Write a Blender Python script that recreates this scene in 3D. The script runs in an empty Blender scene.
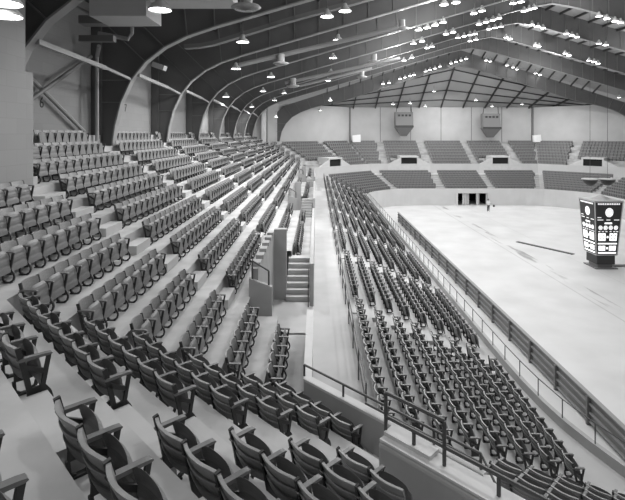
import bpy, math, random
import numpy as np
from mathutils import Vector, Matrix
random.seed(7)
SC = bpy.context.scene
COL = SC.collection
PI = math.pi
R2 = math.sqrt(2)
LIFT = 11.0            # everything is laid out with z = 0 at eye height; the arena floor is 11 m below

# ------------------------------------------------------------------ materials
def new_mat(name):
    m = bpy.data.materials.new(name); m.use_nodes = True
    nt = m.node_tree
    return m, nt, nt.nodes['Principled BSDF']

def plain(name, v, rough=.6, var=0.0, scale=8.0, metal=0.0, stretch=None, bump=0.0):
    m, nt, b = new_mat(name)
    b.inputs['Roughness'].default_value = rough
    b.inputs['Metallic'].default_value = metal
    b.inputs['Base Color'].default_value = (v, v, v, 1)
    if var or bump:
        tc = nt.nodes.new('ShaderNodeTexCoord')
        mp = nt.nodes.new('ShaderNodeMapping')
        if stretch: mp.inputs['Scale'].default_value = stretch
        n = nt.nodes.new('ShaderNodeTexNoise'); n.inputs['Scale'].default_value = scale; n.inputs['Detail'].default_value = 5
        nt.links.new(tc.outputs['Object'], mp.inputs['Vector']); nt.links.new(mp.outputs['Vector'], n.inputs['Vector'])
        r = nt.nodes.new('ShaderNodeMapRange')
        r.inputs['From Min'].default_value = .3; r.inputs['From Max'].default_value = .7
        r.inputs['To Min'].default_value = v*(1-var); r.inputs['To Max'].default_value = v*(1+var)
        nt.links.new(n.outputs['Fac'], r.inputs['Value'])
        nt.links.new(r.outputs['Result'], b.inputs['Base Color'])
        if bump:
            bp = nt.nodes.new('ShaderNodeBump'); bp.inputs['Strength'].default_value = bump; bp.inputs['Distance'].default_value = .02
            nt.links.new(n.outputs['Fac'], bp.inputs['Height']); nt.links.new(bp.outputs['Normal'], b.inputs['Normal'])
    return m

def emit(name, s, v=1.0):
    m, nt, b = new_mat(name)
    b.inputs['Base Color'].default_value = (v, v, v, 1)
    b.inputs['Emission Color'].default_value = (v, v, v, 1)
    b.inputs['Emission Strength'].default_value = s
    return m

def block_wall(name, v):
    m, nt, b = new_mat(name)
    tc = nt.nodes.new('ShaderNodeTexCoord')
    sep = nt.nodes.new('ShaderNodeSeparateXYZ'); nt.links.new(tc.outputs['Object'], sep.inputs[0])
    add = nt.nodes.new('ShaderNodeMath'); add.operation = 'ADD'
    nt.links.new(sep.outputs['X'], add.inputs[0]); nt.links.new(sep.outputs['Y'], add.inputs[1])
    cmb = nt.nodes.new('ShaderNodeCombineXYZ'); nt.links.new(add.outputs[0], cmb.inputs['X']); nt.links.new(sep.outputs['Z'], cmb.inputs['Y'])
    br = nt.nodes.new('ShaderNodeTexBrick')
    br.inputs['Color1'].default_value = (v, v, v, 1); br.inputs['Color2'].default_value = (v*.93, v*.93, v*.93, 1)
    br.inputs['Mortar'].default_value = (v*.88, v*.88, v*.88, 1)
    br.inputs['Scale'].default_value = 1.0; br.inputs['Mortar Size'].default_value = .008
    br.inputs['Brick Width'].default_value = .8; br.inputs['Row Height'].default_value = .4
    nt.links.new(cmb.outputs[0], br.inputs['Vector'])
    nt.links.new(br.outputs['Color'], b.inputs['Base Color'])
    b.inputs['Roughness'].default_value = .85
    return m

def rink_mat():
    m, nt, b = new_mat('rink_floor_paint')
    N = nt.nodes.new; L = nt.links.new
    tc = N('ShaderNodeTexCoord'); sep = N('ShaderNodeSeparateXYZ'); L(tc.outputs['Object'], sep.inputs[0])
    n1 = N('ShaderNodeTexNoise'); n1.inputs['Scale'].default_value = .35; n1.inputs['Detail'].default_value = 8; L(tc.outputs['Object'], n1.inputs['Vector'])
    r1 = N('ShaderNodeMapRange'); r1.inputs['From Min'].default_value = .3; r1.inputs['From Max'].default_value = .75
    r1.inputs['To Min'].default_value = .50; r1.inputs['To Max'].default_value = .62; L(n1.outputs['Fac'], r1.inputs['Value'])
    # worn strip of patched concrete running along the arena near its middle
    def band(c, w):
        s = N('ShaderNodeMath'); s.operation = 'SUBTRACT'; L(sep.outputs['X'], s.inputs[0]); s.inputs[1].default_value = c
        a = N('ShaderNodeMath'); a.operation = 'ABSOLUTE'; L(s.outputs[0], a.inputs[0])
        q = N('ShaderNodeMath'); q.operation = 'LESS_THAN'; L(a.outputs[0], q.inputs[0]); q.inputs[1].default_value = w
        return q
    mp = N('ShaderNodeMapping'); mp.inputs['Scale'].default_value = (1.2, .22, 1); L(tc.outputs['Object'], mp.inputs['Vector'])
    n2 = N('ShaderNodeTexNoise'); n2.inputs['Scale'].default_value = 1.0; n2.inputs['Detail'].default_value = 4; L(mp.outputs[0], n2.inputs['Vector'])
    g = N('ShaderNodeMapRange'); g.inputs['From Min'].default_value = .5; g.inputs['From Max'].default_value = .62
    g.inputs['To Min'].default_value = 0; g.inputs['To Max'].default_value = .30; L(n2.outputs['Fac'], g.inputs['Value'])
    b1 = band(18.95, .42); m1 = N('ShaderNodeMath'); m1.operation = 'MULTIPLY'; L(b1.outputs[0], m1.inputs[0]); L(g.outputs[0], m1.inputs[1])
    b2 = band(18.1, .06); m2 = N('ShaderNodeMath'); m2.operation = 'MULTIPLY'; L(b2.outputs[0], m2.inputs[0]); m2.inputs[1].default_value = .12
    b3 = band(22.6, .05); m3 = N('ShaderNodeMath'); m3.operation = 'MULTIPLY'; L(b3.outputs[0], m3.inputs[0]); m3.inputs[1].default_value = .05
    s1 = N('ShaderNodeMath'); s1.operation = 'SUBTRACT'; L(r1.outputs[0], s1.inputs[0]); L(m1.outputs[0], s1.inputs[1])
    s2 = N('ShaderNodeMath'); s2.operation = 'SUBTRACT'; L(s1.outputs[0], s2.inputs[0]); L(m2.outputs[0], s2.inputs[1])
    s3 = N('ShaderNodeMath'); s3.operation = 'SUBTRACT'; L(s2.outputs[0], s3.inputs[0]); L(m3.outputs[0], s3.inputs[1])
    L(s3.outputs[0], b.inputs['Base Color'])
    b.inputs['Roughness'].default_value = .5
    return m

def seat_mat(name, v):
    m, nt, b = new_mat(name)
    N = nt.nodes.new; L = nt.links.new
    tc = N('ShaderNodeTexCoord'); mp = N('ShaderNodeMapping'); mp.inputs['Scale'].default_value = (3, 3, 40)
    n = N('ShaderNodeTexNoise'); n.inputs['Scale'].default_value = 3; n.inputs['Detail'].default_value = 4
    L(tc.outputs['Object'], mp.inputs[0]); L(mp.outputs[0], n.inputs['Vector'])
    oi = N('ShaderNodeObjectInfo')
    a = N('ShaderNodeMath'); a.operation = 'MULTIPLY_ADD'; L(oi.outputs['Random'], a.inputs[0]); a.inputs[1].default_value = .35; L(n.outputs['Fac'], a.inputs[2])
    r = N('ShaderNodeMapRange'); r.inputs['From Min'].default_value = .3; r.inputs['From Max'].default_value = 1.05
    r.inputs['To Min'].default_value = v*.75; r.inputs['To Max'].default_value = v*1.3; L(a.outputs[0], r.inputs['Value'])
    L(r.outputs[0], b.inputs['Base Color']); b.inputs['Roughness'].default_value = .45
    return m

M = dict(
    concrete=plain('stand_concrete', .41, .8, .24, 1.1),
    concrete_pale=plain('pale_concrete', .43, .8, .08, .9),
    wall=plain('smooth_plaster', .52, .85, .06, .5),
    parapet=plain('parapet_concrete', .36, .8, .08, 1.5),
    coping=plain('coping_concrete', .60, .7, .06, 2),
    block=block_wall('painted_block', .29),
    pier=block_wall('pier_block', .27),
    rink=rink_mat(),
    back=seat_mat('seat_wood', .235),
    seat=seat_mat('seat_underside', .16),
    whitewash=plain('whitewash', .56, .8, .05, .6),
    iron=plain('cast_iron', .025, .5),
    arm=seat_mat('arm_wood', .13),
    rail=plain('rail_paint', .07, .5),
    web=plain('girder_paint', .115, .6, .1, .6),
    flange=plain('flange_paint', .29, .5),
    stiff=plain('stiffener_paint', .18, .5),
    deck=plain('roof_deck', .42, .8, .06, .3),
    purlin=plain('purlin_paint', .05, .6),
    pipe=plain('pipe_paint', .30, .5),
    duct=plain('duct_metal', .42, .45, .05, 1),
    shade=plain('lamp_enamel', .55, .4),
    dark=plain('opening_shade', .012, .9),
    board=plain('barrier_board', .16, .6, .15, .8),
    board_frame=plain('barrier_frame', .24, .6),
    sign_dark=plain('scoreboard_black', .035, .5),
    sign_trim=plain('scoreboard_trim', .45, .4),
    speaker=plain('speaker_grey', .2, .6),
    paint=plain('number_paint', .04, .7),
    skin=plain('skin', .42, .6), shirt=plain('shirt_cloth', .75, .8), trouser=plain('trouser_cloth', .03, .8), hair=plain('hair', .03, .7),
    white=plain('white_board', .8, .6),
    door=plain('door_paint', .5, .6),
    bulb=emit('lamp_glow', 14), digit=emit('digit_glow', 1.2), digit_dim=emit('digit_glow_dim', .55),
)

# ------------------------------------------------------------------ mesh builder
class MB:
    def __init__(self): self.v = []; self.f = []; self.mi = []; self.cur = 0
    def add(self, vs, fs):
        o = len(self.v); self.v += [tuple(p) for p in vs]
        for f in fs: self.f.append(tuple(i+o for i in f)); self.mi.append(self.cur)
        return self
    def box(self, x0, x1, y0, y1, z0, z1):
        vs = [(x0,y0,z0),(x1,y0,z0),(x1,y1,z0),(x0,y1,z0),(x0,y0,z1),(x1,y0,z1),(x1,y1,z1),(x0,y1,z1)]
        return self.add(vs, [(0,3,2,1),(4,5,6,7),(0,1,5,4),(1,2,6,5),(2,3,7,6),(3,0,4,7)])
    def bar(self, a, b, w, h, up=(0,0,1)):
        a = Vector(a); b = Vector(b); d = (b-a).normalized(); u = Vector(up)
        if abs(d.dot(u)) > .98: u = Vector((0,1,0))
        s = d.cross(u).normalized(); u = s.cross(d).normalized()
        s *= w/2; u *= h/2
        vs = [a-s-u, a+s-u, a+s+u, a-s+u, b-s-u, b+s-u, b+s+u, b-s+u]
        return self.add(vs, [(0,1,2,3)[::-1],(4,5,6,7)[::-1][::-1],(0,1,5,4),(1,2,6,5),(2,3,7,6),(3,0,4,7)])
    def tube(self, pts, r, n=8, cap=True):
        pts = [Vector(p) for p in pts]; o = len(self.v); k = len(pts)
        for i, p in enumerate(pts):
            d = (pts[min(i+1,k-1)] - pts[max(i-1,0)]).normalized()
            u = Vector((0,0,1)) if abs(d.z) < .95 else Vector((0,1,0))
            s = d.cross(u).normalized(); u = s.cross(d)
            rr = r[i] if isinstance(r, (list, tuple)) else r
            for j in range(n):
                a = 2*PI*j/n; self.v.append(tuple(p + s*math.cos(a)*rr + u*math.sin(a)*rr))
        for i in range(k-1):
            for j in range(n):
                q = (j+1) % n
                self.f.append((o+i*n+j, o+i*n+q, o+(i+1)*n+q, o+(i+1)*n+j)); self.mi.append(self.cur)
        if cap:
            self.f.append(tuple(o+j for j in range(n))[::-1]); self.mi.append(self.cur)
            self.f.append(tuple(o+(k-1)*n+j for j in range(n))); self.mi.append(self.cur)
        return self
    def lathe(self, prof, c=(0,0,0), n=16, flip=False):
        o = len(self.v); k = len(prof)
        for (r, z) in prof:
            for j in range(n):
                a = 2*PI*j/n; self.v.append((c[0]+r*math.cos(a), c[1]+r*math.sin(a), c[2]+z))
        for i in range(k-1):
            for j in range(n):
                q = (j+1) % n; self.f.append((o+i*n+j, o+i*n+q, o+(i+1)*n+q, o+(i+1)*n+j)); self.mi.append(self.cur)
        return self
    def prism(self, poly, y0, y1, swap=None):
        """poly of (x,z) extruded along y"""
        n = len(poly)
        vs = [(x, y0, z) for x, z in poly] + [(x, y1, z) for x, z in poly]
        if swap: vs = [swap(p) for p in vs]
        fs = [tuple(range(n))[::-1], tuple(range(n, 2*n))] + [(i, (i+1) % n, n+(i+1) % n, n+i) for i in range(n)]
        return self.add(vs, fs)
    def quad(self, a, b, c, d): return self.add([a, b, c, d], [(0,1,2,3)])
    def disc(self, c, ax, ay, r, n=20):
        c = Vector(c); ax = Vector(ax); ay = Vector(ay)
        return self.add([c + ax*r*math.cos(2*PI*i/n) + ay*r*math.sin(2*PI*i/n) for i in range(n)], [tuple(range(n))])
    def mesh(self, name, mats, smooth=False, fix=True):
        me = bpy.data.meshes.new(name); me.from_pydata(self.v, [], self.f); 
        if not isinstance(mats, (list, tuple)): mats = [mats]
        for m in mats: me.materials.append(m)
        if len(mats) > 1: me.polygons.foreach_set('material_index', self.mi)
        if fix:
            import bmesh
            bm = bmesh.new(); bm.from_mesh(me); bmesh.ops.recalc_face_normals(bm, faces=bm.faces); bm.to_mesh(me); bm.free()
        if smooth: me.polygons.foreach_set('use_smooth', [True]*len(me.polygons))
        me.update(); return me
    def build(self, name, mats, parent=None, smooth=False, fix=True):
        return link(name, self.mesh(name, mats, smooth, fix), parent)

def link(name, me, parent=None):
    o = bpy.data.objects.new(name, me); COL.objects.link(o)
    if parent: o.parent = parent
    return o
def tag(o, label=None, cat=None, group=None, kind=None):
    if label: o['label'] = label
    if cat: o['category'] = cat
    if group: o['group'] = group
    if kind: o['kind'] = kind
    return o
def thing(name, label, cat, loc=(0,0,0), rz=0, group=None):
    o = bpy.data.objects.new(name, None); COL.objects.link(o); o.empty_display_size = .1
    o.location = loc; o.rotation_euler = (0,0,rz)
    return tag(o, label, cat, group)
def copy_thing(src, loc, rz=0, label=None, group=None):
    r = src.copy(); COL.objects.link(r); r.location = loc; r.rotation_euler = (0,0,rz)
    if label: r['label'] = label
    if group: r['group'] = group
    for ch in list(src.children):
        c = ch.copy(); COL.objects.link(c); c.parent = r
        for g in list(ch.children):
            d = g.copy(); COL.objects.link(d); d.parent = c
    return r
def struct(o, label=None):
    o['kind'] = 'structure'
    if label: o['label'] = label
    return o
ORD = ['first','second','third','fourth','fifth','sixth','seventh','eighth','ninth','tenth','eleventh','twelfth','thirteenth','fourteenth','fifteenth','sixteenth','seventeenth','eighteenth','nineteenth','twentieth']

# ------------------------------------------------------------------ plan of the bowl
F = 470.0; CX, HY = 316.0, 134.0
def proj(p): return (CX + F*p[0]/p[1], HY - F*p[2]/p[1])
MID = 23.4                                  # the arena's long axis
UP = .823
UX = {k: -5.92 + UP*(k-1) for k in range(-4, 9)}
UH = {-4:-.15, -3:.30, -2:.76, -1:1.20, 0:1.62, 1:2.08, 2:2.57, 3:3.05, 4:3.54, 5:4.03, 6:4.50, 7:4.98}
SEATH = .70
UT = {k: -UH[k] - SEATH for k in UH}        # tread heights
LX = [1.44 + .6857*i for i in range(8)]
LH = [6.0 + .2857*i for i in range(8)]
LT = [-h - SEATH for h in LH]
CC = -49.8; EE = 79.65
PX, PD = -.25, 6.62                         # plan line of the upper parapet
def near_d_upper(x): return PD if abs(x-PX) < 1e-6 else x + 7.10
def near_d_lower(x): return 8.15 + .595*(x-1.44)/.6857
def near_mitre(x, nd): return (x, R2*nd(x) - x)
def far_mitre(x): return (x, x - R2*(x + CC))
def end_mitre(x):
    Y = EE - x; return (Y + R2*(x + CC), Y)
def mir(p): return (2*MID - p[0], p[1])
def ds(d, s): return ((d+s)/R2, (d-s)/R2)
def path(x, nd, s_end):
    pts = [ds(nd(x), s_end), near_mitre(x, nd), far_mitre(x), end_mitre(x)]
    return pts + [mir(pts[3]), mir(pts[2]), (2*MID - x, 48.0)]

def strip(mb, A, za, B, zb):
    for i in range(len(A)-1):
        mb.quad((*A[i], za), (*A[i+1], za), (*B[i+1], zb), (*B[i], zb))

# ---- vomitory pits in the side stand
PITS = [(13.4, 20.9), (32.0, 39.5), (50.6, 58.1)]
def side_cut(mb, xa, za, xb, zb, ya, yb, cuts):
    y = ya
    for c0, c1 in cuts:
        mb.quad((xa,y,za),(xa,c0,za),(xb,c0,zb),(xb,y,zb)); y = c1
    mb.quad((xa,y,za),(xa,yb,za),(xb,yb,zb),(xb,y,zb))

# ---- upper stand terraces
mb = MB(); mr = MB()
SEND = 1.5
SETB = .10
for k in range(-4, 8):
    xa = UX[k] - SETB; xb = UX[k+1] - SETB if k < 7 else PX
    z = UT[k]
    zup = UT[k-1] if k > -4 else z + .5
    A = path(xa, near_d_upper, SEND); B = path(xb, near_d_upper, SEND)
    lo = k < -1                                        # the top rows stop at the far corner
    if k >= 6:
        strip(mb, A[:2], z, B[:2], z)
        a1, a2, b1, b2 = A[1], A[2], B[1], B[2]
        y0 = max(a1[1], b1[1])
        mb.quad((*a1,z),(xa,y0,z),(xb,y0,z),(*b1,z))
        side_cut(mb, xa, z, xb, z, y0, min(a2[1], b2[1]), PITS)
        yy = min(a2[1], b2[1])
        mb.quad((xa,yy,z),(*a2,z),(*b2,z),(xb,yy,z))
        strip(mb, A[2:], z, B[2:], z)
        strip(mr, A[:2], zup, A[:2], z)
        side_cut(mr, xa, zup, xa, z, a1[1], a2[1], PITS)
        strip(mr, A[2:], zup, A[2:], z)
    else:
        n = 3 if lo else 99
        AA, BB = A[:n], B[:n]
        strip(mb, AA, z, BB, z); strip(mr, AA, zup, AA, z)
mb.v += []
o = len(mb.v)
mb.add(mr.v, mr.f)
struct(mb.build('floor_upper_stand', M['concrete'], fix=False), 'stepped concrete terraces of the upper seating tier')

# ---- walkway and lower terraces
WALK = -6.70
mb = MB()
A = path(-1.9, near_d_upper, SEND+2); B = path(PX, near_d_upper, SEND+2)
Cw = path(LX[0]-SETB, near_d_lower, SEND+2)
strip(mb, A, WALK, B, WALK); strip(mb, B, WALK, Cw, WALK)
struct(mb.build('floor_walkway', M['concrete_pale'], fix=False), 'pale concrete walkway between the two seating tiers')
mb = MB()
LIPX = 7.0
for i in range(8):
    xa = LX[i]-SETB; xb = LX[i+1]-SETB if i < 7 else LIPX
    A = path(xa, near_d_lower, SEND+3); B = path(xb, near_d_lower, SEND+3)
    if i == 7:
        # the front tread follows the rounded lip at the near corner
        pass
    strip(mb, A, LT[i], B, LT[i])
    strip(mb, A, LT[i-1] if i else WALK, A, LT[i])
LIP = [(12.6,6.2),(11.2,7.55),(10.2,8.6),(9.35,9.5),(8.65,10.35),(8.15,11.2),(7.78,12.0),(7.5,12.9),(7.28,13.8),(7.13,14.8),(7.04,16.0),(7.0,17.5)]
lo_ = [(p[0]+.03, p[1]+.03) for p in LIP]
li_ = []
for i, p in enumerate(LIP):
    a = Vector(LIP[max(i-1,0)]); b_ = Vector(LIP[min(i+1,len(LIP)-1)]); t_ = (b_-a).normalized()
    li_.append((p[0]-t_.y*1.5, p[1]+t_.x*1.5))
strip(mb, lo_, LT[7]-.012, li_, LT[7]-.012)
struct(mb.build('floor_lower_stand', M['concrete_pale'], fix=False), 'pale stepped concrete of the lower seating tier')

# ---- arena floor
mb = MB(); mb.quad((-12,-14,-11),(62,-14,-11),(62,92,-11),(-12,92,-11))
struct(mb.build('floor', M['rink'], fix=False), 'broad pale arena floor inside the rink')

# ---- lip wall round the rink (with a door opening at the far end)
def offset_poly(pts, d):
    out = []
    for i, p in enumerate(pts):
        a = Vector(pts[max(i-1,0)]); b = Vector(pts[min(i+1,len(pts)-1)])
        t = (b-a).normalized(); n = Vector((t.y, -t.x)); out.append((p[0]+n.x*d, p[1]+n.y*d))
    return out
def wall_run(mb, pts, thick, z0, z1):
    q = offset_poly(pts, thick)
    for i in range(len(pts)-1):
        a, b, c, d = pts[i], pts[i+1], q[i+1], q[i]
        vs = [(*a,z0),(*b,z0),(*c,z0),(*d,z0),(*a,z1),(*b,z1),(*c,z1),(*d,z1)]
        mb.add(vs, [(0,3,2,1),(4,5,6,7),(0,1,5,4),(1,2,6,5),(2,3,7,6),(3,0,4,7)])
def arc_between(p, q, r, n=8):
    return [(p[0]+(q[0]-p[0])*t, p[1]+(q[1]-p[1])*t) for t in [i/n for i in range(n+1)]]
def rounded(pts, r=3.0, n=7):
    out = [pts[0]]
    for i in range(1, len(pts)-1):
        p = Vector(pts[i]); a = (Vector(pts[i-1])-p); b = (Vector(pts[i+1])-p)
        ra = min(r, a.length*.45, b.length*.45); a = p + a.normalized()*ra; b = p + b.normalized()*ra
        for j in range(n+1):
            t = j/n; q = a*(1-t)**2 + p*2*t*(1-t) + b*t*t; out.append((q.x, q.y))
    return out + [pts[-1]]
lp = path(LIPX, near_d_lower, 5)
far_lip = rounded([(LIPX, 40), lp[2], lp[3], (MID, lp[3][1])], 6)[1:]
LIPTOP = -8.42; YE = lp[3][1]
DX0, DX1, DTOP = 21.7, 26.5, -9.15
mb = MB()
wall_run(mb, LIP[:-1] + [(7.0,17.5), far_lip[0]], .14, -11, LIPTOP)
struct(mb.build('wall_rink_near', M['parapet']), 'grey concrete wall beside the rink below the near front seats')
mb = MB()
wall_run(mb, [p for p in far_lip if p[0] < DX0-.01], .14, -11, LIPTOP)
left_end = [p for p in far_lip if p[0] < DX0-.01][-1]
wall_run(mb, [left_end, (DX0, YE)], .14, -11, LIPTOP)
rt = [mir(p) for p in far_lip if p[0] < 2*MID-DX1-.01][::-1]
wall_run(mb, [(DX1, YE)] + rt + [(2*MID-LIPX, 48)], .14, -11, LIPTOP)
wall_run(mb, [(DX0, YE), (DX1, YE)], .14, DTOP, LIPTOP)
struct(mb.build('wall_rink_far', M['whitewash']), 'low whitewashed wall round the far end of the rink')
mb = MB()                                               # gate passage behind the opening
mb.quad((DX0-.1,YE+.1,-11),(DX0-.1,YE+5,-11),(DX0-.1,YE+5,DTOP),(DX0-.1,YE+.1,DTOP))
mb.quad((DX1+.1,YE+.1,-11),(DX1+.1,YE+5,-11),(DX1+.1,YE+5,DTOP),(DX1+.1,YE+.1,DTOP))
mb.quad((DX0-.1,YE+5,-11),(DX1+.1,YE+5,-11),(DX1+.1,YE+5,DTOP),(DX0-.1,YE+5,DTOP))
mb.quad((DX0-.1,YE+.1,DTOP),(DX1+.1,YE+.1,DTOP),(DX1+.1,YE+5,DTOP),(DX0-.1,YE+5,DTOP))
struct(mb.build('wall_gate_passage', M['dark'], fix=False))  # near-black colour stands in for the shade inside the passage
g = thing('rink_gate', 'row of open dark doorways with pale posts in the far rink wall', 'gate', (0,0,0))
for x, w, mt in [(DX0+.12,.24,'white'),(23.1,.30,'door'),(24.9,.22,'door'),(DX1-.1,.2,'door')]:
    b = MB(); b.box(x-w/2,x+w/2,YE+.02,YE+.22,-11,DTOP); b.build('post', M[mt], g)
for x0, x1 in [(22.75,22.95),(23.25,23.75),(25.05,25.35)]:
    b = MB(); b.box(x0,x1,YE+.3,YE+.36,-10.98,DTOP-.05); b.build('door_leaf', M['white' if x0 < 23 else 'door'], g)

# ---- front parapet of the upper tier
PTOP = -5.05
pm = near_mitre(PX, near_d_upper); 
P_END = (2.46, R2*near_d_upper(PX) - 2.46)
fm = far_mitre(PX); em = end_mitre(PX)
mb = MB()
wall_run(mb, [P_END, pm, (PX, PITS[0][0])], .16, -7.2, PTOP)
for (c0, c1), nx in zip(PITS, [PITS[1][0], PITS[2][0], fm[1]]):
    wall_run(mb, [(PX, c1-2.6), (PX, nx)], .16, -7.2, PTOP)
# return at the near end of the diagonal parapet
wall_run(mb, [(P_END[0]-.25, P_END[1]-1.9), P_END], .16, -7.2, PTOP)
struct(mb.build('wall_upper_parapet', M['parapet']), 'concrete parapet along the front of the upper tier')
mb = MB(); wall_run(mb, [fm, em, mir(em), mir(fm), (2*MID-PX, 48)], .16, -7.2, PTOP)
struct(mb.build('wall_upper_parapet_far', M['whitewash']), 'whitewashed parapet along the far upper tier')
mb = MB()
def coping(pts, w0, w1, z0, z1):
    q0 = offset_poly(pts, w0); q1 = offset_poly(pts, w1)
    for i in range(len(pts)-1):
        a, b, c, d = q0[i], q0[i+1], q1[i+1], q1[i]
        vs = [(*a,z0),(*b,z0),(*c,z0),(*d,z0),(*a,z1),(*b,z1),(*c,z1),(*d,z1)]
        mb.add(vs, [(0,3,2,1),(4,5,6,7),(0,1,5,4),(1,2,6,5),(2,3,7,6),(3,0,4,7)])
coping([P_END, pm, (PX, PITS[0][0])], -.01, .18, PTOP, PTOP+.05)
coping([(P_END[0]-.25, P_END[1]-1.9), P_END], -.01, .18, PTOP, PTOP+.05)
struct(mb.build('trim_1', M['coping']), 'pale coping on the near parapet')

# ---- thick low wall in front of the foreground seats
W2D0 = 7.30/R2; W2D1 = W2D0 + .36; WS0 = -3.97; WS1 = 2.0; W2Z = -4.22
def dsbox(mb, d0, d1, s0, s1, z0, z1):
    c = [ds(d0,s0), ds(d0,s1), ds(d1,s1), ds(d1,s0)]
    mb.add([(*p,z0) for p in c]+[(*p,z1) for p in c], [(0,3,2,1),(4,5,6,7),(0,1,5,4),(1,2,6,5),(2,3,7,6),(3,0,4,7)])
mb = MB(); dsbox(mb, W2D0, W2D1, WS0, WS1, -6.8, W2Z)
w2 = mb.build('wall_near_block', M['parapet'])
bv = w2.modifiers.new('round', 'BEVEL'); bv.width = .06; bv.segments = 3
struct(w2, 'thick rounded concrete wall in front of the foreground seats')
mb = MB(); dsbox(mb, W2D0+.02, W2D1-.02, WS0+.02, WS1, W2Z+.001, W2Z+.035); dsbox(mb, W2D0+.12, W2D1-.02, WS0+.02, WS0+.75, W2Z+.035, W2Z+.09)
struct(mb.build('trim_2', M['coping']), 'pale coping on the foreground wall')

# ---- steps in the aisles
mb = MB()
S_AISLES = [13.2 + 7.72*i for i in range(8)]
for ya in S_AISLES:
    for k in range(-3, 8):
        if k >= 6 and any(c0-.6 < ya < c1+.6 for c0, c1 in PITS): continue
        hh = (UT[k-1]-UT[k])
        mb.box(UX[k]-SETB, UX[k]-SETB+.36, ya-.52, ya+.52, UT[k], UT[k]+hh*.5)
NA0, NA1 = -5.27, -4.07
for k in range(-1, 8):
    if k > 5: 
        continue
    hh = (UT[k-1]-UT[k]); d0 = near_d_upper(UX[k])-SETB
    dsbox(mb, d0, d0+.34, NA0+.06, NA1-.06, UT[k], UT[k]+hh*.5)
for ya in [18.0+7.7*i for i in range(7)]:
    for i in range(8):
        hh = (LT[i-1]-LT[i]) if i else .1
        mb.box(LX[i]-SETB, LX[i]-SETB+.3, ya-.5, ya+.5, LT[i], LT[i]+hh*.5)
struct(mb.build('floor_aisle_steps', M['concrete_pale']), 'half-height concrete steps in the seating aisles')

# ---- vomitory pits: walls, stairs, rails
def rail_thing(name, label, posts, runs, r=.022, cat='handrail', group=None, mat='rail'):
    t = thing(name, label, cat, (0,0,0), 0, group)
    for a, b in posts:
        b_ = MB(); b_.tube([a, b], r, 6); b_.build('post', M[mat], t)
    for pts in runs:
        b_ = MB(); b_.tube(pts, r, 6); b_.build('rail', M[mat], t)
    return t
for n, (c0, c1) in enumerate(PITS):
    mb = MB()
    ya = c0+.4; yb = c0+5.6
    mb.box(-1.86,-1.70, ya, yb, WALK-.3, -3.95)                     # long side wall
    for q in range(6): mb.box(-1.90,-1.66, ya+.2+q*.85, ya+.6+q*.85, -3.95, -3.83)
    mb.box(-1.70,-1.20, yb, yb+.35, WALK-.3, -3.86)                 # end pier
    mb.prism([(-1.95,UT[6]-.2),(-1.28,UT[6]-.2),(-1.28,-4.45),(-1.95,-4.2)], ya-.14, ya)
    mb.box(-1.28,PX, ya-.5, ya-.36, WALK, UT[7])                  # riser of the pit edge
    struct(mb.build('wall_vomitory_%s' % ('near','mid','far')[n], M['parapet']))
    mb = MB(); s0 = yb-.2
    for q in range(7):
        mb.box(-1.20,PX, s0+q*.3, s0+7*.3+.2, WALK+q*.18, WALK+(q+1)*.18)
    struct(mb.build('floor_vomitory_stair_%s' % ('near','mid','far')[n], M['concrete_pale']), 'short concrete stair rising from the walkway')
    where = ('nearest','middle','farthest')[n]
    rail_thing('stair_handrail', 'thin handrail at the foot of the %s walkway stair' % where,
        [((-.30,s0-.6,WALK),(-.30,s0-.6,WALK+.85)),((-.30,s0+.5,WALK+.36),(-.30,s0+.5,WALK+1.15))],
        [[(-.30,s0-.6,WALK+.85),(-.30,s0,WALK+.88),(-.30,s0+.5,WALK+1.15)]], .02, 'handrail')
    rail_thing('wall_handrail', 'bent handrail above the low wall beside the %s walkway stair' % where,
        [((-1.86,ya-.07,-4.25),(-1.86,ya-.07,-3.7)),((-1.38,ya-.07,-4.45),(-1.38,ya-.07,-4.0))],
        [[(-1.86,ya-.07,-3.7),(-1.38,ya-.07,-4.0)]], .025, 'handrail')

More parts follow.
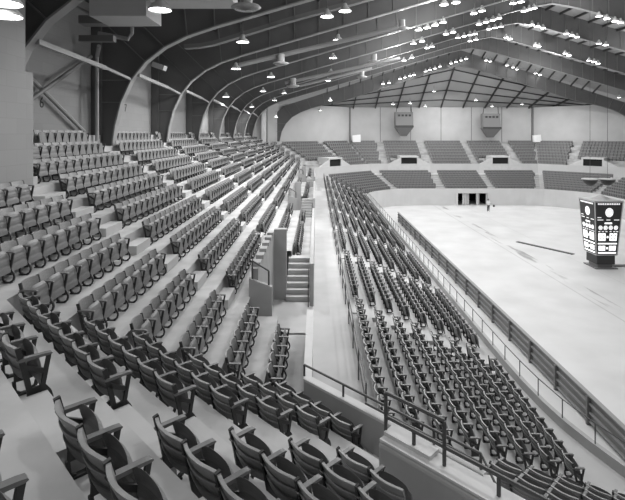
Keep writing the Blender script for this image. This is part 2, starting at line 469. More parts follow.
# ------------------------------------------------------------------ chairs
W = .505
def chair_meshes():
    nx = 8
    mb = MB()                                            # backrest: three curved slats
    zs = [(.345,.462),(.462,.582),(.582,.70)]
    for z0, z1 in zs:
        rows = []
        for side in (0, 1):
            for zz, ex in ((z0, -.004), (z0+.010, .0), (z1-.012, .020), (z1, .016)):
                row = []
                for i in range(nx+1):
                    x = -W*.475 + W*.95*i/nx; u = 2*x/(W*.95)
                    y = .085*(.70-zz)/.35 - .055*(1-u*u)
                    zt = zz
                    if z1 == .70 and zz > z0+.02: zt = zz - .012*abs(u)**6
                    y += -ex if side == 0 else .016
                    row.append((x, y, zt))
                rows.append(row)
        o = len(mb.v)
        for r in rows: mb.v += r
        m = nx+1
        def fc(a, b):
            for i in range(nx): mb.f.append((o+a*m+i, o+a*m+i+1, o+b*m+i+1, o+b*m+i)); mb.mi.append(0)
        for a in range(3): fc(a, a+1); fc(4+a, 5+a)
        fc(0, 4); fc(3, 7)
        for e in (0, nx):
            for a in range(3): mb.f.append((o+a*m+e, o+(a+1)*m+e, o+(5+a)*m+e, o+(4+a)*m+e)); mb.mi.append(0)
    back = mb.mesh('backrest', M['back'])
    mb = MB()                                            # tipped-up seat with a rounded front edge
    nz = 9; grid = []
    for side in (0, 1):
        for j in range(nz+1):
            t = j/nz
            row = []
            for i in range(nx+1):
                u = -1 + 2*i/nx
                half = W*.46
                top = .632 - .050*abs(u)**5
                z = .21 + (top-.21)*t
                y = .215 - .055*t + .025*(1-u*u)*(.4+.6*t)
                groove = .006 if j in (3, 6) else 0
                roll = max(0, (t-.62)/.38)**2
                y -= (.030 if side else .015)*roll
                if side: y += .030*(1-.55*(t > .95)) - groove
                else: y += groove
                row.append((u*half, y, z))
            grid.append(row)
    o = 0; m = nx+1
    for r in grid: mb.v += r
    K = nz+1
    for s in (0, 1):
        for j in range(nz):
            for i in range(nx):
                a = (s*K+j)*m+i; mb.f.append((a, a+1, a+m+1, a+m)); mb.mi.append(0)
    for j in (0, nz):
        for i in range(nx): mb.f.append((j*m+i, j*m+i+1, (K+j)*m+i+1, (K+j)*m+i)); mb.mi.append(0)
    for j in range(nz):
        for e in (0, nx): mb.f.append((j*m+e, (j+1)*m+e, (K+j+1)*m+e, (K+j)*m+e)); mb.mi.append(0)
    seat = mb.mesh('seat', M['seat'])
    mb = MB()                                            # armrest
    prof = [(-.005,.563),(-.012,.579),(.02,.592),(.25,.585),(.292,.579),(.300,.567),(.285,.559),(.02,.559)]
    n = len(prof)
    mb.add([(-.027,y,z) for y,z in prof]+[(.027,y,z) for y,z in prof], [tuple(range(n)), tuple(range(n,2*n))]+[(i,(i+1)%n,n+(i+1)%n,n+i) for i in range(n)])
    arm = mb.mesh('armrest', M['arm'])
    mb = MB()                                            # cast standard: rear post, front post, loop and foot
    def b(y0,z0,y1,z1,w=.034): mb.bar((0,y0,z0),(0,y1,z1),.030,w,(0,1,0))
    b(-.005,.70,.045,.50,.05); b(.045,.51,.10,.24,.05); b(.272,.565,.212,.24,.04)
    mb.add([(-.013,.078,.27),(-.013,.238,.27),(-.013,.25,.15),(-.013,.075,.15),(.013,.078,.27),(.013,.238,.27),(.013,.25,.15),(.013,.075,.15)], [(0,3,2,1),(4,5,6,7),(0,1,5,4),(1,2,6,5),(2,3,7,6),(3,0,4,7)])
    hoop = [(.235,.25),(.275,.19),(.295,.12),(.275,.05),(.22,.018),(.13,.018),(.085,.05),(.075,.16)]
    for p, q in zip(hoop[:-1], hoop[1:]): b(p[0],p[1],q[0],q[1],.032)
    b(.05,.50,.235,.40,.045); b(.02,.552,.27,.552,.02)
    mb.box(-.03,.03,.07,.25,.0,.02)
    leg = mb.mesh('leg_frame', M['iron'])
    return back, seat, arm, leg
BACK, SEAT, ARM, LEG = chair_meshes()

def lod_chair():
    """a small chair for the far seats: curved back, tipped seat, frame, arm; two materials"""
    mb = MB()
    def panel(hw, z0, z1, y0, y1, bul, th, top=0.0):
        rows = []
        for s in (0, 1):
            for zz, yy, f in ((z0, y0, 0), (z1, y1, 1)):
                rows.append([(u*hw, yy + bul*(1-u*u) + (th if s else 0), zz - (top*abs(u)**2 if f else 0)) for u in (-1,-.5,0,.5,1)])
        o = len(mb.v)
        for r in rows: mb.v += r
        def q(a, b):
            for i in range(4): mb.f.append((o+a*5+i, o+a*5+i+1, o+b*5+i+1, o+b*5+i)); mb.mi.append(mb.cur)
        q(0,1); q(2,3); q(1,3); q(0,2)
        for e in (0,4): mb.f.append((o+e, o+5+e, o+15+e, o+10+e)); mb.mi.append(mb.cur)
    panel(W*.475, .345, .70, .085, 0, -.05, .02)
    mb.cur = 3
    panel(W*.44, .21, .63, .215, .16, .025, .03, .04)
    mb.cur = 1
    x = -W/2
    mb.bar((x,-.005,.70),(x,.09,.03),.03,.045,(0,1,0)); mb.bar((x,.27,.565),(x,.21,.22),.03,.04,(0,1,0)); mb.bar((x,.22,.26),(x,.28,.03),.03,.035,(0,1,0)); mb.box(x-.013,x+.013,.07,.25,.15,.30); mb.bar((x,.05,.48),(x,.24,.40),.03,.05,(0,1,0))
    mb.box(x-.028,x+.028,.06,.26,0,.03)
    mb.cur = 2
    mb.box(x-.027,x+.027,-.01,.30,.559,.585)
    me = mb.mesh('lod', [M['back'], M['iron'], M['arm'], M['seat']])
    v = np.array([p.co[:] for p in me.vertices]); f = [tuple(p.vertices) for p in me.polygons]; mi = [p.material_index for p in me.polygons]
    return v, f, mi

# every seat of the bowl: (x, y, z, rot, block, row, index, ends)
SEATS = []
def run(p0, p1, rz, z, block, row, from_start=True):
    """chairs from p0 to p1 (seat-edge points); index counts from p0"""
    L = math.hypot(p1[0]-p0[0], p1[1]-p0[1]); n = int(L/W + .02)
    if n < 1: return
    ux, uy = (p1[0]-p0[0])/L, (p1[1]-p0[1])/L
    for i in range(n):
        t = W*(i+.5)
        SEATS.append((p0[0]+ux*t, p0[1]+uy*t, z, rz, block, row, i, n))
# foreground block: rows 0..5, counted from the aisle
for k in range(-1, 6):
    d = near_d_upper(UX[k]); 
    run(ds(d, NA1+(.32 if k == 0 else 0)), ds(d, 1.0 if k > 0 else -.5), -PI/4, UT[k], 'fore', 5-k)
# diagonal corner block, counted from the aisle
for k in range(-1, 8):
    d = near_d_upper(UX[k]); m = near_mitre(UX[k], near_d_upper); sm = (m[0]-m[1])/R2
    run(ds(d, NA0), ds(d, sm+.17), -PI/4, UT[k], 'diag', 7-k)
# side blocks
FR = [14.2 + 8.1*i for i in range(8)]
for k in range(-4, 8):
    y0 = near_mitre(UX[k], near_d_upper)[1] + .17; x = UX[k]
    fy = far_mitre(x)[1] - .8
    if k < -1: fy = min(fy, 71.5)
    edges = [y0] + sum([[a-.62, a+.62] for a in S_AISLES], []) + [fy]
    bi = 0
    for j in range(0, len(edges)-1, 2):
        a, b_ = edges[j], min(edges[j+1], fy)
        if a >= fy: break
        segs = [(a, b_)]
        if k >= 6:
            for c0, c1 in PITS:
                ns = []
                for s0, s1 in segs:
                    if s1 <= c0-.3 or s0 >= c1+.5: ns.append((s0, s1)); continue
                    if s0 < c0-.9: ns.append((s0, c0-.5))
                    if s1 > c1+.9: ns.append((c1+.4, s1))
                segs = ns
        if k == -4:
            for fy_ in FR:
                ns = []
                for s0, s1 in segs:
                    if s0 < fy_ < s1: ns += [(s0, fy_-.45), (fy_+.45, s1)]
                    else: ns.append((s0, s1))
                segs = ns
        for s0, s1 in segs: run((x, s0), (x, s1), -PI/2, UT[k], 'side%d' % bi, 7-k)
        bi += 1
# far corner, far end, far right corner of the upper tier
PORTX = [15.8, 31.3]
def end_runs(x, z, row, aisles, block, lo_front=False, z_ok=True):
    fm_, em_ = far_mitre(x), end_mitre(x)
    L = math.hypot(em_[0]-fm_[0], em_[1]-fm_[1]); ux, uy = (em_[0]-fm_[0])/L, (em_[1]-fm_[1])/L
    for mirror in (False, True):
        segs = [(.6, L-.7)]
        if block == 'ufar':
            segs = [(.6, .12*L-.6), (.12*L+.6, .62*L-.6), (.62*L+.6, L-.2)]
            if row <= 2: segs = [(.62*L+.6, L-.2)]
        for a, b_ in segs:
            if b_-a < W: continue
            p = (fm_[0]+ux*a, fm_[1]+uy*a); q = (fm_[0]+ux*b_, fm_[1]+uy*b_)
            if mirror: run(mir(q), mir(p), PI*.75, z, block, row)
            else: run(p, q, -PI*.75, z, block, row)
    em_gap = .7 if block == 'lfar' else .2
    xs = [em_[0]+em_gap] + sum([[a-.6, a+.6] for a in aisles], []) + [2*MID-em_[0]-em_gap]
    for j in range(0, len(xs), 2):
        segs = [(xs[j], xs[j+1])]
        if block == 'ufar' and row <= 2:
            for px_ in PORTX:
                ns = []
                w = 2.0 + .35*row
                for s0, s1 in segs:
                    if s1 <= px_-w or s0 >= px_+w: ns.append((s0, s1)); continue
                    if px_-w > s0+.5: ns.append((s0, px_-w))
                    if s1 > px_+w+.5: ns.append((px_+w, s1))
                segs = ns
        for s0, s1 in segs: run((s0, em_[1]), (s1, em_[1]), PI, z, block, row)
for k in range(-1, 8): end_runs(UX[k], UT[k], 7-k, [MID-11.6+.2*(7-k)*0, MID-3.9, MID+3.9, MID+11.6], 'ufar')
for k in range(-1, 8):
    x = UX[k]; fy = far_mitre(x)[1]-.8
    run((2*MID-x, 48.5), (2*MID-x, fy-7.7), PI/2, UT[k], 'uright', 7-k); run((2*MID-x, fy-6.5), (2*MID-x, fy), PI/2, UT[k], 'uright', 7-k)
for i in range(8):
    x = LX[i]; fy = far_mitre(x)[1]-.8
    run((2*MID-x, 48.5), (2*MID-x, 57.8), PI/2, LT[i], 'lright', 7-i); run((2*MID-x, 59.0), (2*MID-x, fy), PI/2, LT[i], 'lright', 7-i)
# lower tier
L_AISLES = [18.0+7.7*i for i in range(7)]
for i in range(8):
    x = LX[i]; y0 = near_mitre(x, near_d_lower)[1] + .25; fy = far_mitre(x)[1] - .8
    edges = [y0] + sum([[a-.6, a+.6] for a in L_AISLES], []) + [fy]
    for j in range(0, len(edges)-1, 2):
        a, b_ = edges[j], min(edges[j+1], fy)
        if a >= fy: break
        run((x, a), (x, b_), -PI/2, LT[i], 'low%d' % (j//2), 7-i)
    d = near_d_lower(x); m = near_mitre(x, near_d_lower); sm = (m[0]-m[1])/R2
    run(ds(d, sm+1.22), ds(d, min(sm+6.0, 1.4)), -PI/4, LT[i], 'lowdiag', 7-i)
    end_runs(x, LT[i], 7-i, [MID-3.9, MID+3.9], 'lfar')

def hidden(p):
    x, y, z = p
    # behind the big pier at the left
    for t in [j/40 for j in range(1, 40)]:
        if -13 < x*t < -7.7 and 9 < y*t < 12.8 and z*t > -3: return True
    return False
cand = []
for si, s in enumerate(SEATS):
    x, y, z, rz, blk, row, i, n = s
    zc = z + .55
    if y < .5: continue
    px, py = proj((x, y, zc))
    if blk == 'fore' and row >= 5: mar = 60
    else: mar = 14
    if not (-mar < px < 625+mar and -5 < py < 500+mar): continue
    if hidden((x, y, z+.7)): continue
    if blk == 'lowdiag':
        if px < 492 or py > 372+.537*(px-306)+62: continue
    dist = math.sqrt(x*x+y*y+zc*zc)
    cand.append((dist, si))
cand.sort()
HERO = set(si for _, si in cand[:300])
VIS = set(si for _, si in cand)
BLK = {'fore':'foreground block', 'diag':'diagonal corner block', 'side0':'first side block', 'side1':'second side block', 'side2':'third side block',
       'side3':'fourth side block', 'low0':'near lower-tier block', 'low1':'second lower-tier block', 'lowdiag':'lower-tier corner block'}
count = {}
for si in sorted(HERO):
    x, y, z, rz, blk, row, i, n = SEATS[si]
    rown = 'front row' if row == 0 else '%s row up' % ORD[row]
    if blk in ('fore', 'diag'): pos = '%s wooden folding seat from the aisle' % ORD[i]
    else: pos = '%s wooden folding seat from the near end' % ORD[i]
    key = (blk, row, i)
    count[key] = count.get(key, 0) + 1
    if count[key] > 1: pos = pos.replace('near end', 'gap')
    t = thing('stadium_seat', '%s, %s, %s' % (pos, rown, BLK.get(blk, blk)), 'seat', (x, y, z), rz, 'wooden folding seats of the ' + BLK.get(blk, blk))
    link('backrest', BACK, t); link('seat', SEAT, t)
    # local x runs along the row; the standard between two seats belongs to the seat whose left side it carries
    last_at_minus = blk in ('diag', 'fore', 'lowdiag')
    for sx in (-1, 1):
        if sx == 1:
            end = (i == n-1) if blk in ('fore','lowdiag') else (i == 0)
            if not end: continue
        l = link('leg_frame', LEG, t); l.location = (sx*W/2, 0, 0)
        a = link('armrest', ARM, t); a.location = (sx*W/2, 0, 0)

v0, f0, mi0 = lod_chair()
rest = [si for si in range(len(SEATS)) if si not in HERO and si in VIS]
nv = len(v0); allv = np.empty((len(rest)*nv, 3)); allf = []; alm = []
for q, si in enumerate(rest):
    x, y, z, rz = SEATS[si][:4]; c, s = math.cos(rz), math.sin(rz)
    allv[q*nv:(q+1)*nv, 0] = v0[:,0]*c - v0[:,1]*s + x
    allv[q*nv:(q+1)*nv, 1] = v0[:,0]*s + v0[:,1]*c + y
    allv[q*nv:(q+1)*nv, 2] = v0[:,2] + z
    allf += [tuple(i+q*nv for i in f) for f in f0]; alm += mi0
me = bpy.data.meshes.new('distant_seats'); me.from_pydata(allv.tolist(), [], allf)
for mm in ('back','iron','arm','seat'): me.materials.append(M[mm])
me.polygons.foreach_set('material_index', alm); me.update()
tag(link('distant_seats', me), 'thousands of small folding seats filling the farther tiers all round the arena', 'seats', None, 'stuff')
print('SEATS', len(SEATS), 'visible', len(VIS), 'hero', len(HERO), 'far', len(rest), 'hero maxdist', cand[299][0])

# ------------------------------------------------------------------ walls of the hall
mb = MB(); mb.box(-10.9,-10.6,-4,72,-2.5,6.0)
w = struct(mb.build('wall_left', M['block']), 'painted block wall behind the top row of the side stand')
mb = MB()
mb.box(-10.9,-7.75,72,72.3,-3,5.9)
struct(mb.build('wall_corner', M['coping']), 'pale block wall closing the far end of the side stand')
def slab(mb, a, b, z0, z1, t=.25):
    wall_run(mb, [a, b], t, z0, z1)
mb = MB()
EWY = 88.0; CH0 = (-7.75, 75.2); CH1 = (6.35, 88.0)
slab(mb, CH0, CH1, -3.2, 5.0, -.25)
struct(mb.build('wall_far_left', M['wall']), 'pale diagonal wall at the far left corner')
mb = MB(); mb.box(CH1[0], 2*MID-CH1[0], EWY, EWY+.25, -3.2, 5.0); mb.box(CH1[0],2*MID-CH1[0],EWY-.04,EWY,2.0,2.15)
struct(mb.build('wall_far', M['wall']), 'long pale end wall above the far seats')
mb = MB(); slab(mb, mir(CH1), mir(CH0), -3.2, 5.0, -.25)
struct(mb.build('wall_far_right', M['wall']), 'pale diagonal wall at the far right corner')
mb = MB()
for p in (CH1, mir(CH1)): mb.box(p[0]-.16,p[0]+.16,EWY-.3,EWY,-2.3,5.0)
for q in range(5):
    xx = CH1[0] + (q+1)*(2*MID-2*CH1[0])/6
    mb.box(xx-.05,xx+.05,EWY-.05,EWY,-2.3,5.0)
struct(mb.build('trim_3', M['stiff']), 'dark corner posts on the end wall')
mb = MB(); mb.box(-13,-7.7,9.0,12.45,-4.2,5.5); mb.box(-13,-7.7,12.45,12.8,-4.2,1.66)
struct(mb.build('wall_pier', M['pier']), 'massive pale block pier at the left edge')
mb = MB(); mb.box(-8.3,-7.62,72-.55,72,-2.2,4.2)
struct(mb.build('wall_corner_pilaster', M['coping']), 'white pilaster at the end of the side stand')

# painted bay numbers
for ch, y, z in (('6', 18.15, 1.02), ('7', 26.15, 1.25)):
    cu = bpy.data.curves.new('bay_number', 'FONT'); cu.body = ch; cu.size = .60; cu.extrude = .004; cu.align_x = 'CENTER'
    cu.materials.append(M['paint'])
    tmp = bpy.data.objects.new('lettering', cu); me = bpy.data.meshes.new_from_object(tmp); me.name = 'bay_number'; bpy.data.objects.remove(tmp)
    o = link('bay_number', me)
    o.matrix_world = Matrix.Translation((-10.59, y, z)) @ Matrix(((0,0,1,0),(1,0,0,0),(0,1,0,0),(0,0,0,1)))
    # read from inside the hall: text x must run towards the viewer's right (+y)
    tag(o, 'black painted number %s on the left block wall' % ('six' if ch == '6' else 'seven'), 'number')

# ------------------------------------------------------------------ roof
SL = .29
def raf(X): 
    X = X if X <= MID else 2*MID - X
    return 4.8 + SL*(X+5.7)
DEPTH = 2.3
inner = [(-9.62,-1.2),(-9.58,-.3),(-9.48,.4),(-9.2,1.5),(-8.72,2.55),(-8.05,3.40),(-7.15,4.1),(-6.1,4.62),(-4.8,5.06)]
X = -3.0
while X < 19.5: inner.append((X, raf(X))); X += 1.6
inner += [(20.6, raf(20.6)-.04), (21.8, raf(21.8)-.12), (22.7, raf(22.7)-.24), (23.4, raf(23.4)-.32)]
def outer_of(p):
    x, z = p
    if z < 3.4: return (-10.55, z)
    if z < 4.2: return (-10.55, min(raf(-10.55)+DEPTH-.02, z+.6))
    X = x + (x+10.55)*0 - .45*max(0, min(1, (-4.0-x)/4)) 
    return (X, raf(X)+DEPTH)
outer = [outer_of(p) for p in inner]
outer[6] = (-9.2, raf(-9.2)+DEPTH); outer[5] = (-10.5, raf(-10.5)+DEPTH)
def make_girder(Y, label):
    t = thing('roof_girder', label, 'girder', (0, Y, 0), 0, 'arched steel roof girders')
    ins = inner + [mir(p) for p in inner[:-1]][::-1]; outs = outer + [mir(p) for p in outer[:-1]][::-1]
    mb = MB(); th = .03
    n = len(ins)
    vs = []
    for s in (-th, th):
        vs += [(p[0], s, p[1]) for p in ins] + [(p[0], s, p[1]) for p in outs]
    fs = []
    for i in range(n-1):
        fs += [(i,i+1,n+i+1,n+i), (2*n+i,2*n+n+i,2*n+n+i+1,2*n+i+1)]
    mb.add(vs, fs)
    mb.cur = 1
    for i in range(3, n-3, 1):
        if i % 1 == 0:
            a, b_ = ins[i], outs[i]
            mb.bar((a[0], 0, a[1]), (b_[0], 0, b_[1]), .05, .20, (0,1,0))
    mb.build('web', [M['web'], M['stiff']], t, fix=False)
    mb = MB()
    for i in range(n-1):
        a = Vector((ins[i][0],0,ins[i][1])); b_ = Vector((ins[i+1][0],0,ins[i+1][1]))
        d = (b_-a).normalized(); nn = Vector((-d.z,0,d.x)).normalized()*.035
        hw = .2
        mb.add([a-nn+Vector((0,-hw,0)), b_-nn+Vector((0,-hw,0)), b_-nn+Vector((0,hw,0)), a-nn+Vector((0,hw,0)),
                a+nn+Vector((0,-hw,0)), b_+nn+Vector((0,-hw,0)), b_+nn+Vector((0,hw,0)), a+nn+Vector((0,hw,0))],
               [(0,3,2,1),(4,5,6,7),(0,1,5,4),(2,3,7,6)])
    mb.build('lower_flange', M['flange'], t)
    for xx in (-10.35, 2*MID+10.35):
        mb = MB(); mb.box(xx-.22,xx+.22,-.2,.2,-2.2,5.5); mb.build('column', M['web'], t)
    return t
g0 = make_girder(FR[0], 'nearest arched steel roof girder, springing from behind the left pier')
lab = ['arched steel roof girder just past the painted number six', 'arched steel roof girder just past the painted number seven', 'fourth arched steel roof girder counting from the near end',
       'fifth arched steel roof girder counting from the near end', 'sixth arched steel roof girder counting from the near end', 'seventh arched steel roof girder counting from the near end','eighth arched steel roof girder, last of the tall ones']
for Y, l in zip(FR[1:], lab): copy_thing(g0, (0, Y, 0), 0, l)

# last, lower girder where the roof begins to fall towards the end wall
CY = 76.5
cin = [(-5.95,-1.2),(-5.6,.4),(-4.9,1.7),(-3.9,2.75),(-2.5,3.55),(-.8,4.2),(1.5,4.8),(4.6,5.45)]
x = 6.2
while x < 20.5: cin.append((x, 5.45+.318*(x-4.6))); x += 1.6
cin += [(21.4, 5.45+.318*16.6), (23.4, 11.05)]
def ctop(x): 
    x = x if x <= MID else 2*MID-x
    return 5.45 + .318*(x-4.6) + 2.25
cout = [(-8.6, p[1]) if p[1] < 1.9 else (p[0]-1.2*max(0,min(1,(4-p[0])/8)), 0) for p in cin]
cout = [(a, z if z else ctop(a)) for a, z in cout]
t = thing('end_girder', 'lowest and farthest arched girder, in front of the end wall', 'girder', (0, CY, 0))
ins = cin + [mir(p) for p in cin[:-1]][::-1]; outs = cout + [mir(p) for p in cout[:-1]][::-1]; n = len(ins)
mb = MB()
mb.add([(p[0],0,p[1]) for p in ins]+[(p[0],0,p[1]) for p in outs], [(i,i+1,n+i+1,n+i) for i in range(n-1)])
mb.cur = 1
for i in range(1, n-1): mb.bar((ins[i][0],0,ins[i][1]),(outs[i][0],0,outs[i][1]),.05,.2,(0,1,0))
mb.build('web', [M['web'], M['stiff']], t, fix=False)
mb = MB()
for i in range(n-1): mb.bar((ins[i][0],0,ins[i][1]),(ins[i+1][0],0,ins[i+1][1]),.34,.06,(0,0,1))
mb.build('lower_flange', M['stiff'], t)

# roof deck
mb = MB()
e0 = -10.9
for sgn in (0, 1):
    f = (lambda p: p) if not sgn else (lambda p: (2*MID-p[0], p[1], p[2]))
    zt = lambda x: raf(x)+DEPTH+.03
    mb.quad(f((e0,-4,zt(e0))), f((MID,-4,zt(MID))), f((MID,FR[-1]+1,zt(MID))), f((e0,FR[-1]+1,zt(e0))))
    # falls from the last tall girder to the end girder
    mb.quad(f((e0,FR[-1]+1,zt(e0))), f((MID,FR[-1]+1,zt(MID))), f((MID,CY,ctop(MID))), f((e0,CY,ctop(-8))))
xs = [-9, 4.6, MID]
def hip(x, t): 
    z0 = ctop(x) if -8.6 < x < 2*MID+8.6 else ctop(-8.6)
    return (x, CY+(EWY+.2-CY)*t, z0*(1-t) + 5.0*t)
hx = [-8.6 + (MID+8.6)*i/14 for i in range(15)]; hx += [2*MID-x for x in hx[:-1][::-1]]
for a, b_ in zip(hx[:-1], hx[1:]):
    for q in range(8): mb.quad(hip(a,q/8), hip(b_,q/8), hip(b_,(q+1)/8), hip(a,(q+1)/8))
struct(mb.build('ceiling', M['deck'], fix=False), 'pale roof deck over the arena')
X = -9.8; q = 0
while X < 2*MID+9.9:
    b_ = MB(); z = raf(X)+DEPTH-.12
    b_.box(X-.06,X+.06,-3,FR[-1]+.3,z-.12,z+.14); struct(b_.build('ceiling_purlin', M['purlin'])); X += 1.66
x = -9.0
while x < 2*MID+9.5:
    if abs(x-MID) < 22:
        za = raf(x)+DEPTH-.05; b_ = MB(); b_.bar((x,FR[-1]+.8,za-.1),(x,CY,ctop(x)-.15),.14,.22); struct(b_.build('ceiling_rafter', M['purlin']))
    x += 1.8
for x in [MID + 4.1*i for i in range(-9, 10)]:
    if abs(x-MID) > 30: continue
    a, c = hip(x,.02), hip(x,.98)
    b_ = MB(); b_.bar((a[0],a[1],a[2]-.2),(c[0],c[1],c[2]-.2),.17,.30); struct(b_.build('ceiling_rafter', M['purlin']))
for tt in (.12,.3,.48,.66,.84):
    for side in (0,1):
        pts = [hip(-8.5,tt), hip(MID,tt)]
        if side: pts = [(2*MID-p[0],p[1],p[2]) for p in pts]
        b_ = MB(); b_.bar((pts[0][0],pts[0][1],pts[0][2]-.1),(pts[1][0],pts[1][1],pts[1][2]-.1),.12,.2); struct(b_.build('ceiling_purlin', M['purlin']))

# struts between girders along the wall, bracing, columns
EV = ['', 'of number seven', 'just past number seven', 'fourth from the near end', 'fifth from the near end', 'sixth from the near end', 'next to the far pilaster']
for i in range(len(FR)-1):
    b_ = MB(); y0, y1 = FR[i]+.05, FR[i+1]-.05
    b_.bar((-8.45,y0,2.80),(-8.62,y0+(y1-y0)*.62,2.70),.13,.16); b_.bar((-8.62,y0+(y1-y0)*.60,2.72),(-8.75,y1,2.58),.09,.11)
    tag(b_.build('eave_strut', M['pipe']), 'pale horizontal strut between arched girders in the bay %s' % (EV[i] if i else 'of number six'), 'strut', 'eave struts between the girders')
for a, c, l in (((-10.35,15.2,2.93),(-10.35,21.0,.1),'falling'),((-10.15,15.5,.6),(-10.15,21.2,3.5),'rising')):
    b_ = MB(); b_.tube([a,c],.085,8); tag(b_.build('brace_pipe', M['pipe'] if l == 'falling' else M['stiff']), '%s diagonal brace pipe crossing the wall above number six' % l, 'brace', 'crossed braces on the left wall')
b_ = MB(); b_.tube([(-9.95,21.35,-1.3),(-9.95,21.35,3.5),(-9.6,20.8,3.9)],.09,8); tag(b_.build('wall_pipe', M['pipe']), 'vertical pale pipe on the wall right of number six', 'pipe')
# tangle of small ducts above the number six bay
b_ = MB(); b_.box(-8.9,-6.7,17.6,18.2,4.15,4.45); b_.box(-9.6,-8.2,19.0,19.3,3.75,4.0)
tag(b_.build('ceiling_plank', M['stiff']), 'dark beams close under the roof above number six', 'beam')
b_ = MB(); b_.tube([(-9.4,20.3,4.35),(-8.1,20.3,4.1),(-7.95,20.3,4.35),(-7.95,20.3,4.75)],.09,8); tag(b_.build('bent_pipe', M['pipe']), 'bent pale pipe high on the wall above number six', 'pipe')

# ------------------------------------------------------------------ lamps
def solve_left(px, py, drop):
    a = (px-CX)/F; b = (HY-py)/F
    D = (raf(-5.7)-drop+SL*5.7)/(b - SL*a); X = a*D
    if b - SL*a <= .02 or X > MID:
        D = (raf(MID)-drop+SL*MID)/(b + SL*a); X = a*D
    return X, D, b*D
def make_lamp(name, prof, bulb_r, bulb_z, stem, label, cat, group):
    t = thing(name, label, cat, (0,0,0), 0, group)
    b_ = MB(); b_.lathe(prof, n=14); sh = b_.build('lamp_shade', M['shade'], t, smooth=True, fix=False)
    b_ = MB(); b_.lathe([(.001,bulb_z-.02),(bulb_r,bulb_z-.015),(bulb_r,bulb_z+.02),(.001,bulb_z+.04)], n=12); b_.build('bulb', M['bulb'], sh, smooth=False)
    b_ = MB(); b_.tube([(0,0,prof[-1][1]-.02),(0,0,stem)],.02,6); b_.build('stem', M['rail'], t)
    return t
pend = make_lamp('pendant_lamp', [(.34,0),(.33,.05),(.24,.16),(.13,.26),(.10,.40),(.02,.44)], .27, .03, 1.0, 'x', 'lamp', 'bell pendant lamps over the side stand')
flood = make_lamp('flood_lamp', [(.29,0),(.28,.06),(.22,.20),(.12,.34),(.10,.48),(.02,.50)], .25, .02, .9, 'x', 'lamp', 'clustered flood lamps over the rink')
first = {'p': True, 'f': True}
LIGHTS = []
def put_lamp(kind, X, Y, Z, label):
    src = pend if kind == 'p' else flood
    if first[kind]:
        first[kind] = False; src.location = (X, Y, Z); src['label'] = label; return src
    return copy_thing(src, (X, Y, Z), 0, label)
PEND = [(160,7,14.0,'nearest the pier, beside the big pale duct'),(242.6,40.5,None,'alone below the second girder curve, largest on the left'),(236,67.6,None,'hanging under the pale duct end, left of centre'),
        (271,76,None,'below the fourth girder curve'),(263,90.5,None,'second lowest of the left column of lamps'),(284,92.6,None,'right of the left column of lamps'),(276,101,None,'small, above the white corner pilaster'),
        (345,9.5,None,'bright one high up near the picture top'),(327,15,None,'unlit-looking one beside the bright top lamp'),(338,39,None,'under the duct at the middle top'),
        (333,57,None,'below the middle duct'),(331,72,None,'close above its twin in the middle'),(328,80,None,'lower twin in the middle'),(330,100,None,'low one left of the end wall post'),
        (226,96,None,'lowest on the left curve of girders'),(253,107,None,'dim one among the far left curves')]
for px, py, D, l in PEND:
    if D: X, Z = (px-CX)/F*D, (HY-py)/F*D
    else:
        X, D, Z = solve_left(px, py, .55)
        if X < -5: D = min(D, 60)
        if D > 66: D = 66; X, Z = (px-CX)/F*D, (HY-py)/F*D
    put_lamp('p', X, D, Z-.1, 'bell pendant lamp, %s' % l); LIGHTS.append(('p', X, D, Z))
for px, py, D, l in [(276,117,71.0,'in front of the white corner pilaster'),(320,110,78,'above the lit patch of the far left wall'),(393,104,80,'left of the hanging loudspeaker'),(410,103,80,'beside the left loudspeaker top'),
                     (434,91,80,'left one under the sloping end roof'),(476,100,80,'right one under the sloping end roof'),(425,106,84,'bright one just above the end wall'),(522,104,84,'bright one just above the right end wall'),
                     (598.5,108,84,'lighting the far right wall'),(619,97,74,'at the right edge under the end girder'),(492,106,84,'above the right hanging loudspeaker')]:
    X, Z = (px-CX)/F*D, (HY-py)/F*D
    put_lamp('p', X, D, Z-.1, 'small far pendant lamp, %s' % l)
CLUS = [([(418.6,29),(427,27),(435,24.3),(443,21.5)],'long four-lamp row left of the ridge'),([(473.6,12.7),(482,10)],'bright pair near the picture top'),([(444,3.5),(456,1.5)],'pair at the top edge left of the ridge'),
        ([(513,2.5),(521,1)],'pair at the top edge by the ridge'),([(413.4,43),(422,40.6)],'pair low on the left slope'),([(446,33.4),(453,31.6)],'pair below the long four-lamp row'),
        ([(479,23.5),(486,21.5),(493,19.5),(499,17.5)],'four-lamp row just left of the ridge'),([(524,10.5),(529,9),(534,7.5)],'three-lamp row at the ridge top'),
        ([(404,60),(412,57)],'small pair at far left of the slope'),([(427,47.5),(432,46)],'small pair in the middle of the slope'),([(458,37),(464,35.7),(470,34.4),(475,33.4)],'small four-lamp row under the ridge'),([(489,28.5),(495,27.2),(501,26)],'three-lamp row under the ridge'),
        ([(470,40.5),(476,39)],'small pair under the ridge'),
        ([(532,24),(538,26),(543,27.5)],'three-lamp row right of the ridge'),([(506,37),(510,38.5)],'pair at the right start of the far slope'),([(535.6,45),(539,46)],'pair in the middle of the far right slope'),
        ([(566.5,33),(572,35),(577,36.5)],'three-lamp row on the right slope'),([(565,53),(569,55)],'small pair low on the right slope'),([(589,60),(594,61.5),(598,63)],'small three-lamp row at the right'),
        ([(599,15.5),(607,18),(615,20.5),(620.5,22)],'big four-lamp row at the right edge'),([(599,43),(606,44.5)],'pair below the big row at the right edge')]
